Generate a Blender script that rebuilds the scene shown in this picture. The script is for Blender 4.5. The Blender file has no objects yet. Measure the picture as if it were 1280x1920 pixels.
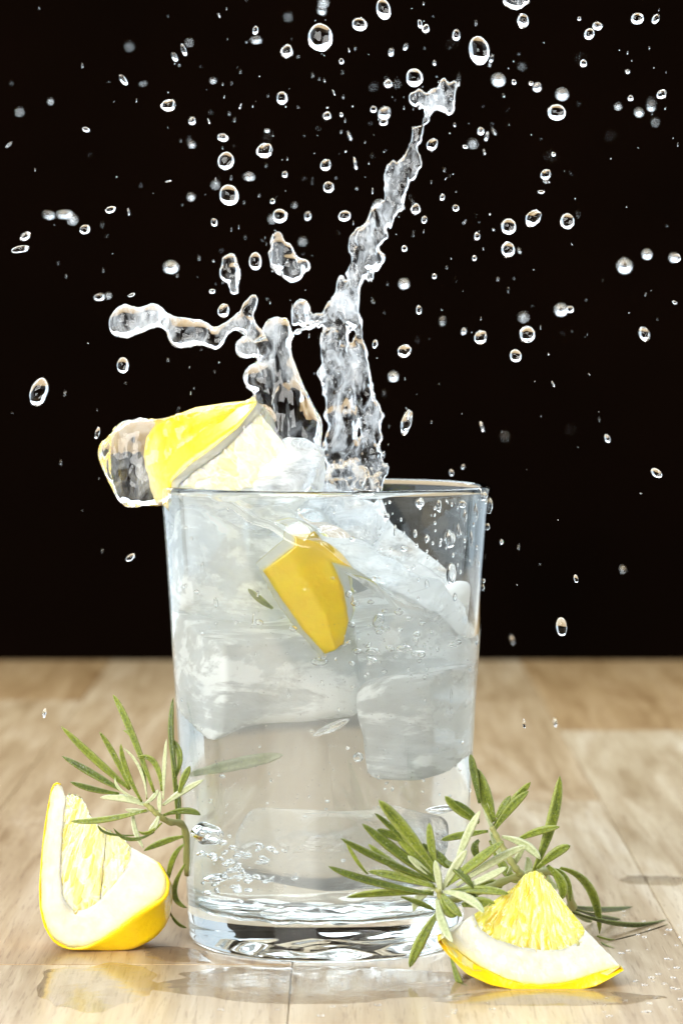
import bpy, math, random
import numpy as np
from mathutils import Vector, Matrix, Euler
R = math.radians
random.seed(7)
S = 0.00013            # one unit of the plan (u) in metres
F0 = 6200.0            # camera distance from the glass axis, in u
HC = 1105.0            # camera height, in u
scn = bpy.context.scene
COL = scn.collection

# ---------------------------------------------------------------- camera
cam = bpy.data.cameras.new('camera')
co = bpy.data.objects.new('camera', cam); COL.objects.link(co)
co.location = (0, -F0*S, HC*S); co.rotation_euler = (R(90), 0, 0)
cam.sensor_fit = 'VERTICAL'; cam.sensor_height = 36
cam.lens = 36*F0/1920; cam.shift_y = -305/1920
cam.clip_start = 0.02; cam.clip_end = 50
cam.dof.use_dof = True; cam.dof.focus_distance = (F0-235)*S
cam.dof.aperture_fstop = 22
scn.camera = co

# ---------------------------------------------------------------- world, lamps, exposure
w = bpy.data.worlds.new('World'); scn.world = w; w.use_nodes = True
bg = w.node_tree.nodes['Background']; bg.inputs[0].default_value = (0.75, 0.85, 1, 1); bg.inputs[1].default_value = 0.012
def area(name, loc, target, sx, sy, power, color):
    l = bpy.data.lights.new(name, 'AREA'); l.shape = 'RECTANGLE'; l.size = sx; l.size_y = sy
    l.energy = power; l.color = color
    o = bpy.data.objects.new(name, l); COL.objects.link(o); o.location = loc
    d = Vector(target) - Vector(loc)
    o.rotation_euler = d.to_track_quat('-Z', 'Y').to_euler()
    return o
area('back_softbox', (0.0, 0.52, 0.68), (0, -0.1, 0.05), 1.5, 0.66, 16.0, (0.82, 0.92, 1.0))
area('left_back_softbox', (-0.42, 0.48, 0.22), (0, 0, 0.12), 0.42, 0.7, 1.3, (0.74, 0.88, 1.0))
area('right_back_softbox', (0.44, 0.46, 0.22), (0, 0, 0.12), 0.36, 0.7, 0.7, (0.74, 0.88, 1.0))
area('left_softbox', (-0.62, -0.05, 0.33), (0, 0, 0.09), 0.9, 0.85, 5.0, (0.86, 0.94, 1.0))
area('right_softbox', (0.62, -0.05, 0.33), (0, 0, 0.09), 0.9, 0.85, 3.2, (0.86, 0.94, 1.0))
area('front_softbox', (-0.24, -0.52, 0.30), (0, -0.05, 0.06), 0.42, 0.34, 6.3, (1.0, 0.98, 0.94))
scn.view_settings.view_transform = 'Standard'; scn.view_settings.look = 'None'
scn.view_settings.exposure = 0.1; scn.view_settings.gamma = 1
cy = scn.cycles
cy.max_bounces = 28; cy.transmission_bounces = 28; cy.glossy_bounces = 8; cy.diffuse_bounces = 8
cy.transparent_max_bounces = 32; cy.volume_bounces = 3
cy.sample_clamp_indirect = 40; cy.blur_glossy = 0.3
cy.use_denoising = True
try:
    cy.denoiser = 'OPENIMAGEDENOISE'; cy.denoising_input_passes = 'RGB_ALBEDO_NORMAL'
except Exception: pass

# ---------------------------------------------------------------- helpers
def P(px, py, d=0.0):
    """point of the place seen at (px,py) and lying d units behind the glass axis (u)"""
    z = F0 + d
    return np.array([(px-640)*z/F0, d, HC-(py-655)*z/F0])
def G(px, py):
    """point of the table top seen at (px,py)"""
    z = HC*F0/(py-655)
    return np.array([(px-640)*z/F0, z-F0, 0.0])

def tag(o, label=None, cat=None, group=None, kind=None):
    if label: o['label'] = label
    if cat: o['category'] = cat
    if group: o['group'] = group
    if kind: o['kind'] = kind
    return o
def thing(name, loc, label, cat, group=None):
    o = bpy.data.objects.new(name, None); COL.objects.link(o); o.empty_display_size = 0.005
    o.location = [c*S for c in loc]; o['_o'] = [float(c) for c in loc]
    return tag(o, label, cat, group)
def mesh(name, V, Fc, mat, parent=None, origin=None, smooth=True, mats=None, midx=None):
    V = np.asarray(V, dtype=float)
    if parent is not None:
        og = np.zeros(3); p = parent
        while p is not None:
            og = og + np.array(p['_o']); p = p.parent
        og2 = np.zeros(3)
    else:
        if origin is None:
            origin = [(V[:,0].min()+V[:,0].max())/2, (V[:,1].min()+V[:,1].max())/2, V[:,2].min()]
        og = np.array(origin, dtype=float); og2 = og
    me = bpy.data.meshes.new(name)
    me.from_pydata(((V-og)*S).tolist(), [], Fc if isinstance(Fc, list) else Fc.tolist())
    me.update()
    for m in (mats or [mat]): me.materials.append(m)
    if midx is not None: me.polygons.foreach_set('material_index', midx)
    me.polygons.foreach_set('use_smooth', [smooth]*len(me.polygons))
    o = bpy.data.objects.new(name, me); COL.objects.link(o)
    o['_o'] = [float(c) for c in og2]
    if parent is not None: o.parent = parent
    else: o.location = og*S
    return o

# value noise on a random lattice
_lat = {}
def vnoise(X, Y, Z, seed=0):
    if seed not in _lat: _lat[seed] = np.random.RandomState(seed+11).rand(32, 32, 32)*2-1
    L = _lat[seed]
    xi = np.floor(X).astype(int); yi = np.floor(Y).astype(int); zi = np.floor(Z).astype(int)
    fx = X-xi; fy = Y-yi; fz = Z-zi
    fx = fx*fx*(3-2*fx); fy = fy*fy*(3-2*fy); fz = fz*fz*(3-2*fz)
    x0 = xi & 31; x1 = (xi+1) & 31; y0 = yi & 31; y1 = (yi+1) & 31; z0 = zi & 31; z1 = (zi+1) & 31
    c00 = L[x0,y0,z0]*(1-fx)+L[x1,y0,z0]*fx; c10 = L[x0,y1,z0]*(1-fx)+L[x1,y1,z0]*fx
    c01 = L[x0,y0,z1]*(1-fx)+L[x1,y0,z1]*fx; c11 = L[x0,y1,z1]*(1-fx)+L[x1,y1,z1]*fx
    return (c00*(1-fy)+c10*fy)*(1-fz)+(c01*(1-fy)+c11*fy)*fz
def nz(p, sc, seed=0):
    p = np.asarray(p, dtype=float)
    if np.isscalar(sc): sc = (sc, sc, sc)
    return vnoise(p[...,0]/sc[0]+50.3, p[...,1]/sc[1]+40.7, p[...,2]/sc[2]+60.1, seed)

def surface_nets(Fv, lo, vox):
    ins = Fv < 0
    nx, ny, n_z = Fv.shape
    cx, cy_, cz = nx-1, ny-1, n_z-1
    acc = np.zeros((cx, cy_, cz, 3)); cnt = np.zeros((cx, cy_, cz))
    corners = [(i, j, k) for i in (0,1) for j in (0,1) for k in (0,1)]
    for a in corners:
        for ax in range(3):
            if a[ax] == 1: continue
            b = list(a); b[ax] = 1
            fa = Fv[a[0]:a[0]+cx, a[1]:a[1]+cy_, a[2]:a[2]+cz]
            fb = Fv[b[0]:b[0]+cx, b[1]:b[1]+cy_, b[2]:b[2]+cz]
            m = (fa < 0) != (fb < 0)
            t = np.where(m, fa/np.where(m, fa-fb, 1), 0)
            for q in range(3):
                v = a[q] + (t if q == ax else 0)
                acc[..., q] += np.where(m, v, 0)
            cnt += m
    act = cnt > 0
    idx = -np.ones(act.shape, dtype=int); idx[act] = np.arange(act.sum())
    ii = np.argwhere(act)
    V = (ii + acc[act]/cnt[act][:, None])*vox + np.array(lo)
    Q = []
    # x edges
    m = ins[:-1,1:-1,1:-1] != ins[1:,1:-1,1:-1]; e = np.argwhere(m)
    if len(e):
        i, j, k = e[:,0], e[:,1]+1, e[:,2]+1
        q = np.stack([idx[i,j-1,k-1], idx[i,j,k-1], idx[i,j,k], idx[i,j-1,k]], 1)
        f = ins[i,j,k]; q[~f] = q[~f][:, ::-1]; Q.append(q)
    m = ins[1:-1,:-1,1:-1] != ins[1:-1,1:,1:-1]; e = np.argwhere(m)
    if len(e):
        i, j, k = e[:,0]+1, e[:,1], e[:,2]+1
        q = np.stack([idx[i-1,j,k-1], idx[i-1,j,k], idx[i,j,k], idx[i,j,k-1]], 1)
        f = ins[i,j,k]; q[~f] = q[~f][:, ::-1]; Q.append(q)
    m = ins[1:-1,1:-1,:-1] != ins[1:-1,1:-1,1:]; e = np.argwhere(m)
    if len(e):
        i, j, k = e[:,0]+1, e[:,1]+1, e[:,2]
        q = np.stack([idx[i-1,j-1,k], idx[i,j-1,k], idx[i,j,k], idx[i-1,j,k]], 1)
        f = ins[i,j,k]; q[~f] = q[~f][:, ::-1]; Q.append(q)
    return V, np.concatenate(Q)

def blob(name, prims, mat, k=8, vox=4, noise=(), ys=1.0, parent=None, minus=None, extra=None):
    """smooth union of tapered capsules (a, ra, b, rb) meshed as one liquid surface; ys<1 flattens in depth"""
    pts = np.array([q for p in prims for q in (p[0], p[2])]); rr = max(max(p[1], p[3]) for p in prims)
    lo = pts.min(0)-rr-4*vox-k; hi = pts.max(0)+rr+4*vox+k
    n = np.ceil((hi-lo)/vox).astype(int)+1
    g = np.stack(np.meshgrid(*[lo[q]+np.arange(n[q])*vox for q in range(3)], indexing='ij'), -1)
    acc = np.zeros(g.shape[:3])
    for a, ra, b, rb in prims:
        a = np.array(a); b = np.array(b); ab = b-a
        sc = np.array([1, 1/ys, 1.0])
        pa = (g-a)*sc; abs_ = ab*sc; L = (abs_**2).sum()
        t = np.clip((pa@abs_)/L, 0, 1) if L > 1e-6 else np.zeros(g.shape[:3])
        d = np.sqrt(((pa-t[...,None]*abs_)**2).sum(-1)) - (ra+t*(rb-ra))
        acc += np.exp(-np.clip(d/k, -40, 60))
    f = -k*np.log(acc+1e-26)
    for amp, sc, seed in noise: f += amp*nz(g, sc, seed)
    if extra is not None: f = extra(g, f)
    V, Q = surface_nets(f, lo, vox)
    return mesh(name, V, Q, mat, parent)
def chain(pts, d=0, ):
    """pts: (px,py,r[,d]) -> capsules between neighbours"""
    q = [(P(p[0], p[1], p[3] if len(p) > 3 else d), p[2]) for p in pts]
    if len(q) == 1: return [(q[0][0], q[0][1], q[0][0]+np.array([0,0,0.5]), q[0][1])]
    return [(q[i][0], q[i][1], q[i+1][0], q[i+1][1]) for i in range(len(q)-1)]

# ---------------------------------------------------------------- materials
def newmat(name):
    m = bpy.data.materials.new(name); m.use_nodes = True
    nt = m.node_tree; nt.nodes.clear()
    out = nt.nodes.new('ShaderNodeOutputMaterial')
    return m, nt, out
class N:
    def __init__(s, nt): s.nt = nt
    def n(s, t, **kw):
        x = s.nt.nodes.new(t)
        for k, v in kw.items():
            if k.startswith('_'): setattr(x, k[1:], v)
        return x
    def l(s, a, b): s.nt.links.new(a, b)
    def noise(s, vec, scale, detail=4, rough=0.55, dist=0.0):
        x = s.nt.nodes.new('ShaderNodeTexNoise'); x.inputs['Scale'].default_value = scale
        x.inputs['Detail'].default_value = detail; x.inputs['Roughness'].default_value = rough
        x.inputs['Distortion'].default_value = dist
        if vec is not None: s.l(vec, x.inputs['Vector'])
        return x.outputs['Fac']
    def mapping(s, scale=(1,1,1), rot=(0,0,0), coord='Object', loc=None):
        tc = s.nt.nodes.new('ShaderNodeTexCoord'); mp = s.nt.nodes.new('ShaderNodeMapping')
        mp.inputs['Scale'].default_value = scale; mp.inputs['Rotation'].default_value = rot
        s.l(tc.outputs[coord], mp.inputs['Vector'])
        if loc is not None:
            s.l(loc, mp.inputs['Location'])
        return mp.outputs[0]
    def ramp(s, fac, stops, interp='LINEAR'):
        r = s.nt.nodes.new('ShaderNodeValToRGB'); r.color_ramp.interpolation = interp
        e = r.color_ramp.elements
        while len(e) < len(stops): e.new(0.5)
        for i, (p, c) in enumerate(stops):
            e[i].position = p; e[i].color = (c, c, c, 1) if np.isscalar(c) else (*c, 1)
        s.l(fac, r.inputs[0]); return r.outputs[0]
    def bump(s, h, strength=0.3, dist=0.001, normal=None):
        b = s.nt.nodes.new('ShaderNodeBump'); b.inputs['Strength'].default_value = strength
        b.inputs['Distance'].default_value = dist; s.l(h, b.inputs['Height'])
        if normal is not None: s.l(normal, b.inputs['Normal'])
        return b.outputs[0]
    def mix(s, a, b, fac, mode='MIX'):
        m = s.nt.nodes.new('ShaderNodeMix'); m.data_type = 'RGBA'; m.blend_type = mode
        for sock, v in ((m.inputs[0], fac), (m.inputs[6], a), (m.inputs[7], b)):
            if isinstance(v, (int, float)): sock.default_value = v
            elif isinstance(v, tuple): sock.default_value = (*v, 1)
            else: s.l(v, sock)
        return m.outputs[2]
    def mixsh(s, a, b, fac):
        m = s.nt.nodes.new('ShaderNodeMixShader')
        if isinstance(fac, (int, float)): m.inputs[0].default_value = fac
        else: s.l(fac, m.inputs[0])
        s.l(a, m.inputs[1]); s.l(b, m.inputs[2]); return m.outputs[0]
def principled(nt, **kw):
    p = nt.nodes.new('ShaderNodeBsdfPrincipled')
    for k, v in kw.items():
        k = k.replace('_', ' ')
        if isinstance(v, tuple) and len(v) == 3 and k != 'Subsurface Radius': v = (*v, 1)
        if hasattr(v, 'is_output'): nt.links.new(v, p.inputs[k])
        else: p.inputs[k].default_value = v
    return p

def mat_glass(name, ior, col=(1,1,1), rough=0.0, bump=None):
    m, nt, out = newmat(name); n = N(nt)
    g = nt.nodes.new('ShaderNodeBsdfGlass'); g.inputs['IOR'].default_value = ior
    g.inputs['Color'].default_value = (*col, 1); g.inputs['Roughness'].default_value = rough
    if bump:
        h = n.noise(n.mapping(bump[3] if len(bump) > 3 else (1,1,1)), bump[0], 3, 0.5, 0.6)
        n.l(n.bump(h, bump[1], bump[2]), g.inputs['Normal'])
    n.l(g.outputs[0], out.inputs[0]); return m
M = {}
M['vessel'] = mat_glass('clear_glass', 1.47, (0.985, 0.995, 0.99))
M['water'] = mat_glass('clear_water', 1.33)
def mat_fizz():
    m, nt, out = newmat('fizzing_water'); n = N(nt)
    g = nt.nodes.new('ShaderNodeBsdfGlass'); g.inputs['IOR'].default_value = 1.33; n.l(g.outputs[0], out.inputs[0])
    v = nt.nodes.new('ShaderNodeVolumeScatter'); v.inputs['Color'].default_value = (0.965, 0.99, 1, 1); v.inputs['Density'].default_value = 9.0
    v.inputs['Anisotropy'].default_value = 0.2; n.l(v.outputs[0], out.inputs[1]); return m
M['fizz'] = mat_fizz()
M['wet'] = mat_glass('thin_water_film', 1.33, rough=0.11, bump=(120, 0.25, 0.0008))
M['drop'] = mat_glass('drop_water', 1.33)
M['air'] = mat_glass('air_bubble', 1/1.33)

def mat_ice(name, cover=0.5, scale=38, stretch=(0.5, 1, 1.7), seed=0.0, lo=0.42):
    m, nt, out = newmat(name); n = N(nt)
    v = n.mapping(stretch, (0.2, 0.5, 0.15+seed))
    a = n.noise(v, scale, 7, 0.6, 2.6)
    b = n.noise(n.mapping((0.35, 1, 1.6), (0, -0.5, 0.3)), scale*3, 4, 0.55, 2.5)
    mx = n.mix(a, b, 0.28)
    f = n.ramp(mx, [(0.44-0.12*cover, lo), (0.55-0.10*cover, lo*0.6+0.3), (0.60-0.10*cover, 0.99)])
    lw = nt.nodes.new('ShaderNodeLayerWeight'); lw.inputs[0].default_value = 0.25
    f = n.mix(f, n.ramp(lw.outputs['Facing'], [(0.55, 0.0), (1.0, 0.55)]), 1.0, 'LIGHTEN')
    g = nt.nodes.new('ShaderNodeBsdfRefraction'); g.inputs['IOR'].default_value = 1.06; g.inputs['Roughness'].default_value = 0.05
    n.l(n.bump(a, 0.5, 0.003), g.inputs['Normal'])
    d = nt.nodes.new('ShaderNodeBsdfDiffuse'); d.inputs[0].default_value = (0.965, 0.99, 1, 1)
    t = nt.nodes.new('ShaderNodeBsdfTranslucent'); t.inputs[0].default_value = (0.965, 0.99, 1, 1)
    s = n.mixsh(d.outputs[0], t.outputs[0], 0.2)
    n.l(n.mixsh(g.outputs[0], s, f), out.inputs[0]); return m
M['ice'] = mat_ice('cloudy_ice', 0.8, 24, (0.55, 1, 1.6))
M['ice_clear'] = mat_ice('clearer_ice', -0.2, 30, lo=0.06)
def mat_splash(name, cover, scale=150, bsc=150, bst=0.35, bdi=0.0014, zm=None):
    m, nt, out = newmat(name); n = N(nt)
    a = n.noise(n.mapping((1, 1, 0.5)), scale, 6, 0.65, 1.8)
    h = n.noise(n.mapping((1, 1, 0.35)), bsc, 2, 0.5, 0.8)
    f = n.ramp(a, [(0.58-0.3*cover, 0.0), (0.80-0.3*cover, min(1, cover*1.5))])
    if zm:
        tc = nt.nodes.new('ShaderNodeTexCoord'); sx = nt.nodes.new('ShaderNodeSeparateXYZ'); n.l(tc.outputs['Object'], sx.inputs[0])
        ml = nt.nodes.new('ShaderNodeMath'); ml.operation = 'MULTIPLY'; ml.inputs[1].default_value = 10; n.l(sx.outputs[2], ml.inputs[0])
        k_ = n.ramp(ml.outputs[0], [(zm[0], 0.5), (zm[1], 1.0)])
        h = n.mix((0.5, 0.5, 0.5), h, k_); f = n.mix((0, 0, 0), f, k_)
    g = nt.nodes.new('ShaderNodeBsdfGlass'); g.inputs['IOR'].default_value = 1.33; g.inputs['Roughness'].default_value = 0.0
    d = nt.nodes.new('ShaderNodeBsdfDiffuse'); d.inputs[0].default_value = (0.93, 0.965, 1.0, 1)
    t = nt.nodes.new('ShaderNodeBsdfTranslucent'); t.inputs[0].default_value = (0.93, 0.965, 1.0, 1)
    n.l(n.mixsh(g.outputs[0], n.mixsh(d.outputs[0], t.outputs[0], 0.6), f), out.inputs[0]); return m
M['splash'] = mat_splash('splash_water', 0.38, 120, 210, 1.0, 0.0022, (0.24, 0.34))
M['aerated'] = mat_splash('aerated_water', 0.40, 190, 260, 0.7)

def mat_wood():
    m, nt, out = newmat('oak_wood'); n = N(nt)
    oi = nt.nodes.new('ShaderNodeObjectInfo')
    tc = nt.nodes.new('ShaderNodeTexCoord')
    vm = nt.nodes.new('ShaderNodeVectorMath'); vm.operation = 'MULTIPLY_ADD'
    cb = nt.nodes.new('ShaderNodeCombineXYZ')
    for i in range(3): n.l(oi.outputs['Random'], cb.inputs[i])
    n.l(tc.outputs['Object'], vm.inputs[0]); vm.inputs[1].default_value = (1,1,1); n.l(cb.outputs[0], vm.inputs[2])
    def mp(scale):
        x = nt.nodes.new('ShaderNodeMapping'); x.inputs['Scale'].default_value = scale; n.l(vm.outputs[0], x.inputs[0]); return x.outputs[0]
    broad = n.noise(mp((1, 0.12, 1)), 45, 4, 0.6, 1.2)
    fine = n.noise(mp((1, 0.035, 1)), 420, 5, 0.65, 0.3)
    pore = n.noise(mp((1, 0.05, 1)), 1500, 2, 0.6)
    c = n.ramp(broad, [(0.25, (0.42, 0.295, 0.155)), (0.5, (0.58, 0.455, 0.285)), (0.75, (0.69, 0.59, 0.43))])
    c = n.mix(c, n.ramp(fine, [(0.35, (0.62, 0.5, 0.38)), (0.62, (1, 1, 1))]), 0.55, 'MULTIPLY')
    c = n.mix(c, n.ramp(pore, [(0.34, (0.45, 0.33, 0.22)), (0.42, (1, 1, 1))]), 0.45, 'MULTIPLY')
    tone = n.ramp(oi.outputs['Random'], [(0, (0.80, 0.74, 0.68)), (1, (1.1, 1.08, 1.05))])
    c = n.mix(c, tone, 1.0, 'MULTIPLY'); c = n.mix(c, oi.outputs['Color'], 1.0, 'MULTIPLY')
    p = principled(nt, Base_Color=c, Roughness=n.ramp(broad, [(0.3, 0.32), (0.7, 0.46)]), Coat_Weight=0.35, Coat_Roughness=0.22, Specular_IOR_Level=0.6)
    n.l(n.bump(n.mix(fine, pore, 0.5), 0.35, 0.0004), p.inputs['Normal'])
    n.l(p.outputs[0], out.inputs[0]); return m
M['wood'] = mat_wood()
def mat_plain(name, col, rough=0.6, **kw):
    m, nt, out = newmat(name); n = N(nt)
    p = principled(nt, Base_Color=col, Roughness=rough, **kw)
    n.l(p.outputs[0], out.inputs[0]); return m
def mat_backdrop():
    m, nt, out = newmat('black_cloth'); n = N(nt)
    c = n.ramp(n.noise(n.mapping(), 6, 3), [(0.3, (0.007, 0.003, 0.0012)), (0.7, (0.011, 0.0045, 0.002))])
    p = principled(nt, Base_Color=c, Roughness=0.95, Specular_IOR_Level=0.05)
    n.l(p.outputs[0], out.inputs[0]); return m
M['backdrop'] = mat_backdrop()
M['groove'] = mat_plain('joint_filler', (0.26, 0.17, 0.10), 0.8)

# ---------------------------------------------------------------- setting
def quadbox(x0, x1, y0, y1, z0, z1, bev=0):
    b = bev
    V = [(x0,y0,z0),(x1,y0,z0),(x1,y1,z0),(x0,y1,z0),
         (x0,y0,z1-b),(x1,y0,z1-b),(x1,y1,z1-b),(x0,y1,z1-b),
         (x0+b,y0+b,z1),(x1-b,y0+b,z1),(x1-b,y1-b,z1),(x0+b,y1-b,z1)]
    Fq = [(3,2,1,0),(0,1,5,4),(1,2,6,5),(2,3,7,6),(3,0,4,7),(4,5,9,8),(5,6,10,9),(6,7,11,10),(7,4,8,11),(8,9,10,11)]
    return V, Fq
mesh('backdrop', [(-14000,9500,-6000),(14000,9500,-6000),(14000,9500,9000),(-14000,9500,9000)], [(0,1,2,3)], M['backdrop'])['kind'] = 'structure'
table = thing('table', (0, 1500, 0), 'pale oak table of wide planks under the glass', 'table')
mesh('underlay', *quadbox(-4490, 4490, -2290, 5540, -70, -12), M['groove'], table, smooth=False)
xs = [-4500, -3720, -3000, -2270, -1545, -817, -88, 633, 1370, 2090, 2810, 3530, 4500]
ends = {5: [-262], 6: [1900], 7: [3380], 8: [-700, 3380], 4: [1200, 4200], 9: [2500]}
for i in range(len(xs)-1):
    ys_ = [-2300]+ends.get(i, [random.choice([800, 1700, 2900])])+[5560]
    for j in range(len(ys_)-1):
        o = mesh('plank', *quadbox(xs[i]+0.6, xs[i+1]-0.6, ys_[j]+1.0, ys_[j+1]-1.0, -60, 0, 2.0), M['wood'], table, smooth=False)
        mid_ = (ys_[j]+ys_[j+1])/2; o.color = (0.82, 0.69, 0.52, 1) if mid_ > 4000 else (0.97, 0.92, 0.85, 1) if mid_ > 2500 else (1.02, 1.05, 1.10, 1)  # light fall-off put into the plank tint: paler in front, browner at the back

# ---------------------------------------------------------------- the glass
GX = -29.0
prof = [(0.01,14),(120,13),(190,11),(222,5),(236,1),(245,0.4),(251,4),(256,14),(258,30),(259.5,60),
        (268,230),(280,430),(294,640),(305.5,800),(309.5,838),(310.5,845),(308.5,850.5),(304.5,851.5),(300.5,848),(299,838),
        (295,800),(283.5,640),(269.5,430),(257.5,230),(250,112),(246,92),(236,78),(216,70),(150,66),(0.01,64)]
def dense(pr, step=18):
    out = []
    for (a, b) in zip(pr[:-1], pr[1:]):
        n = max(1, int(math.hypot(b[0]-a[0], b[1]-a[1])/step))
        out += [(a[0]+(b[0]-a[0])*i/n, a[1]+(b[1]-a[1])*i/n) for i in range(n)]
    return out+[pr[-1]]
def lathe(pr, seg=160, cx=GX, cyy=0.0, wob=None):
    V = []; Fc = []
    for (r, z) in pr:
        for s in range(seg):
            t = 2*math.pi*s/seg
            rr = r+(wob(r, z, t) if wob else 0)
            V.append((cx+rr*math.cos(t), cyy+rr*math.sin(t), z))
    for i in range(len(pr)-1):
        for s in range(seg):
            a = i*seg+s; b = i*seg+(s+1) % seg
            Fc.append((a, b, b+seg, a+seg))
    return V, Fc
def fl(x, y):
    r = math.hypot(x, y); e = max(0, 1-(r/235)**4)
    return (5.5*math.sin(x*0.035+1)*math.cos(y*0.03)+4*math.sin(x*0.017+y*0.05+2)+3*math.sin(x*0.09-y*0.03))*e
glass = thing('drinking_glass', (GX, 0, 0), 'clear straight-sided tumbler full of ice water, splashing over its rim', 'glass')
V, Fc = lathe(dense(prof), 192, wob=lambda r, z, t: 0.5*math.sin(3*t+z*0.01)+(0.9*math.sin(5*t+z*.05) if z < 70 and r > 100 and r < 250 else 0))
V = [(x, y, z+(fl(x-GX, y) if 60 < z < 80 else (fl(y, x-GX)*0.6+5*math.exp(-((math.hypot(x-GX, y)-150)/30)**2) if z < 16 and math.hypot(x-GX, y) < 236 else 0))) for x, y, z in V]
V = [(x, y, max(z, 0.3)) for x, y, z in V]
mesh('vessel', V, Fc, M['vessel'], glass)
def rin(z):
    zs = [70,78,92,112,230,430,640,800,838,848]; rs = [216,236,246,250,257.5,269.5,283.5,295,299,300.5]
    return np.interp(z, zs, rs)
def Hsurf(x, y):
    """water level inside, sloshing up the left side; x from glass axis"""
    h = np.interp(x, [-310,-200,-130,-60,0,60,130,200,260,310], [836,834,826,806,772,728,688,640,590,560])
    h = h + 0.10*y*np.clip((x+200)/200, 0, 1) + 9*math.sin(x*0.03+y*0.02) + 5*math.sin(x*0.07-y*0.05+1)
    return min(h, 838)
seg = 128; V = []; Fc = []; rings = []
base = dense([(0.01,62.5),(150,64.5),(217,68.5)], 12)+[(237.5,76.5),(247.5,91.5)]
for r, z in base: rings.append([(r, z)]*seg)
for t in np.linspace(0, 1, 40):
    rg = []
    for s in range(seg):
        a = 2*math.pi*s/seg
        r0 = 285; top = Hsurf(r0*math.cos(a), r0*math.sin(a)); z = 112+t*(top-112)
        rg.append((rin(z)+1.6, z))
    rings.append(rg)
for rf in np.linspace(0.97, 0.0, 26):
    rg = []
    for s in range(seg):
        a = 2*math.pi*s/seg; r = max(rf*292, 0.01)
        top0 = Hsurf(285*math.cos(a), 285*math.sin(a)); rr = min(r, rin(top0)*rf+0.01)
        rg.append((rr, Hsurf(rr*math.cos(a), rr*math.sin(a))))
    rings.append(rg)
for rg in rings:
    for s in range(seg):
        a = 2*math.pi*s/seg; V.append((GX+rg[s][0]*math.cos(a), rg[s][0]*math.sin(a), rg[s][1]+(fl(rg[s][0]*math.cos(a), rg[s][0]*math.sin(a)) if rg[s][1] < 80 else 0)))
for i in range(len(rings)-1):
    for s in range(seg):
        a = i*seg+s; b = i*seg+(s+1) % seg; Fc.append((a, b, b+seg, a+seg))
water = thing('water', (GX, 0, 62), 'fizzing clear water filling the tumbler, its surface sloping down to the right', 'water')
mesh('liquid', V, Fc, M['fizz'], water)

# ---------------------------------------------------------------- ice
def rbox(name, c, half, rot, mat, label, rnd=26, vox=6, amp=7, seed=1):
    c = np.array(c); half = np.array(half, dtype=float)
    Rm = np.array(Euler([R(a) for a in rot]).to_matrix())
    ext = np.abs(Rm)@half+30
    lo = c-ext; n = np.ceil(2*ext/vox).astype(int)+1
    g = np.stack(np.meshgrid(*[lo[q]+np.arange(n[q])*vox for q in range(3)], indexing='ij'), -1)
    p = (g-c)@Rm
    q = np.abs(p)-(half-rnd)
    f = np.linalg.norm(np.maximum(q, 0), axis=-1)+np.minimum(q.max(-1), 0)-rnd
    f += 2.4*amp*nz(g, 100, seed)+amp*0.55*nz(g, 45, seed+1)
    # stay inside the vessel
    rad = np.hypot(g[...,0]-GX, g[...,1])
    f = np.maximum(f, rad-(np.interp(g[...,2], [70,112,430,838], [236,245,262,290])-4))
    V, Q = surface_nets(f, lo, vox)
    o = mesh(name, V, Q, mat); tag(o, label, 'ice cube', 'ice cubes in the glass'); return o
rbox('ice_cube', P(480,1235,-50), (155,120,92), (12,-8,18), M['ice'], 'wide cloudy ice block lying against the left wall at mid height', seed=3)
rbox('ice_cube', P(800,1340,-70), (112,106,92), (6,-5,-20), M['ice'], 'cloudy ice cube at the right, with its rounded lower corner showing', seed=5)
rbox('ice_cube', P(425,1080,20), (125,115,95), (-12,16,25), M['ice'], 'pale blue ice cube high at the left under the spilling lemon', seed=8)
rbox('ice_cube', P(730,1180,60), (140,110,80), (14,-22,30), M['ice'], 'cloudy ice cube behind and right of the sunken lemon peel', seed=12)
rbox('ice_cube', P(640,1575,20), (115,100,70), (3,4,30), M['ice_clear'], 'nearly clear ice cube with a dark arched top low in the glass', seed=15)
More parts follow.
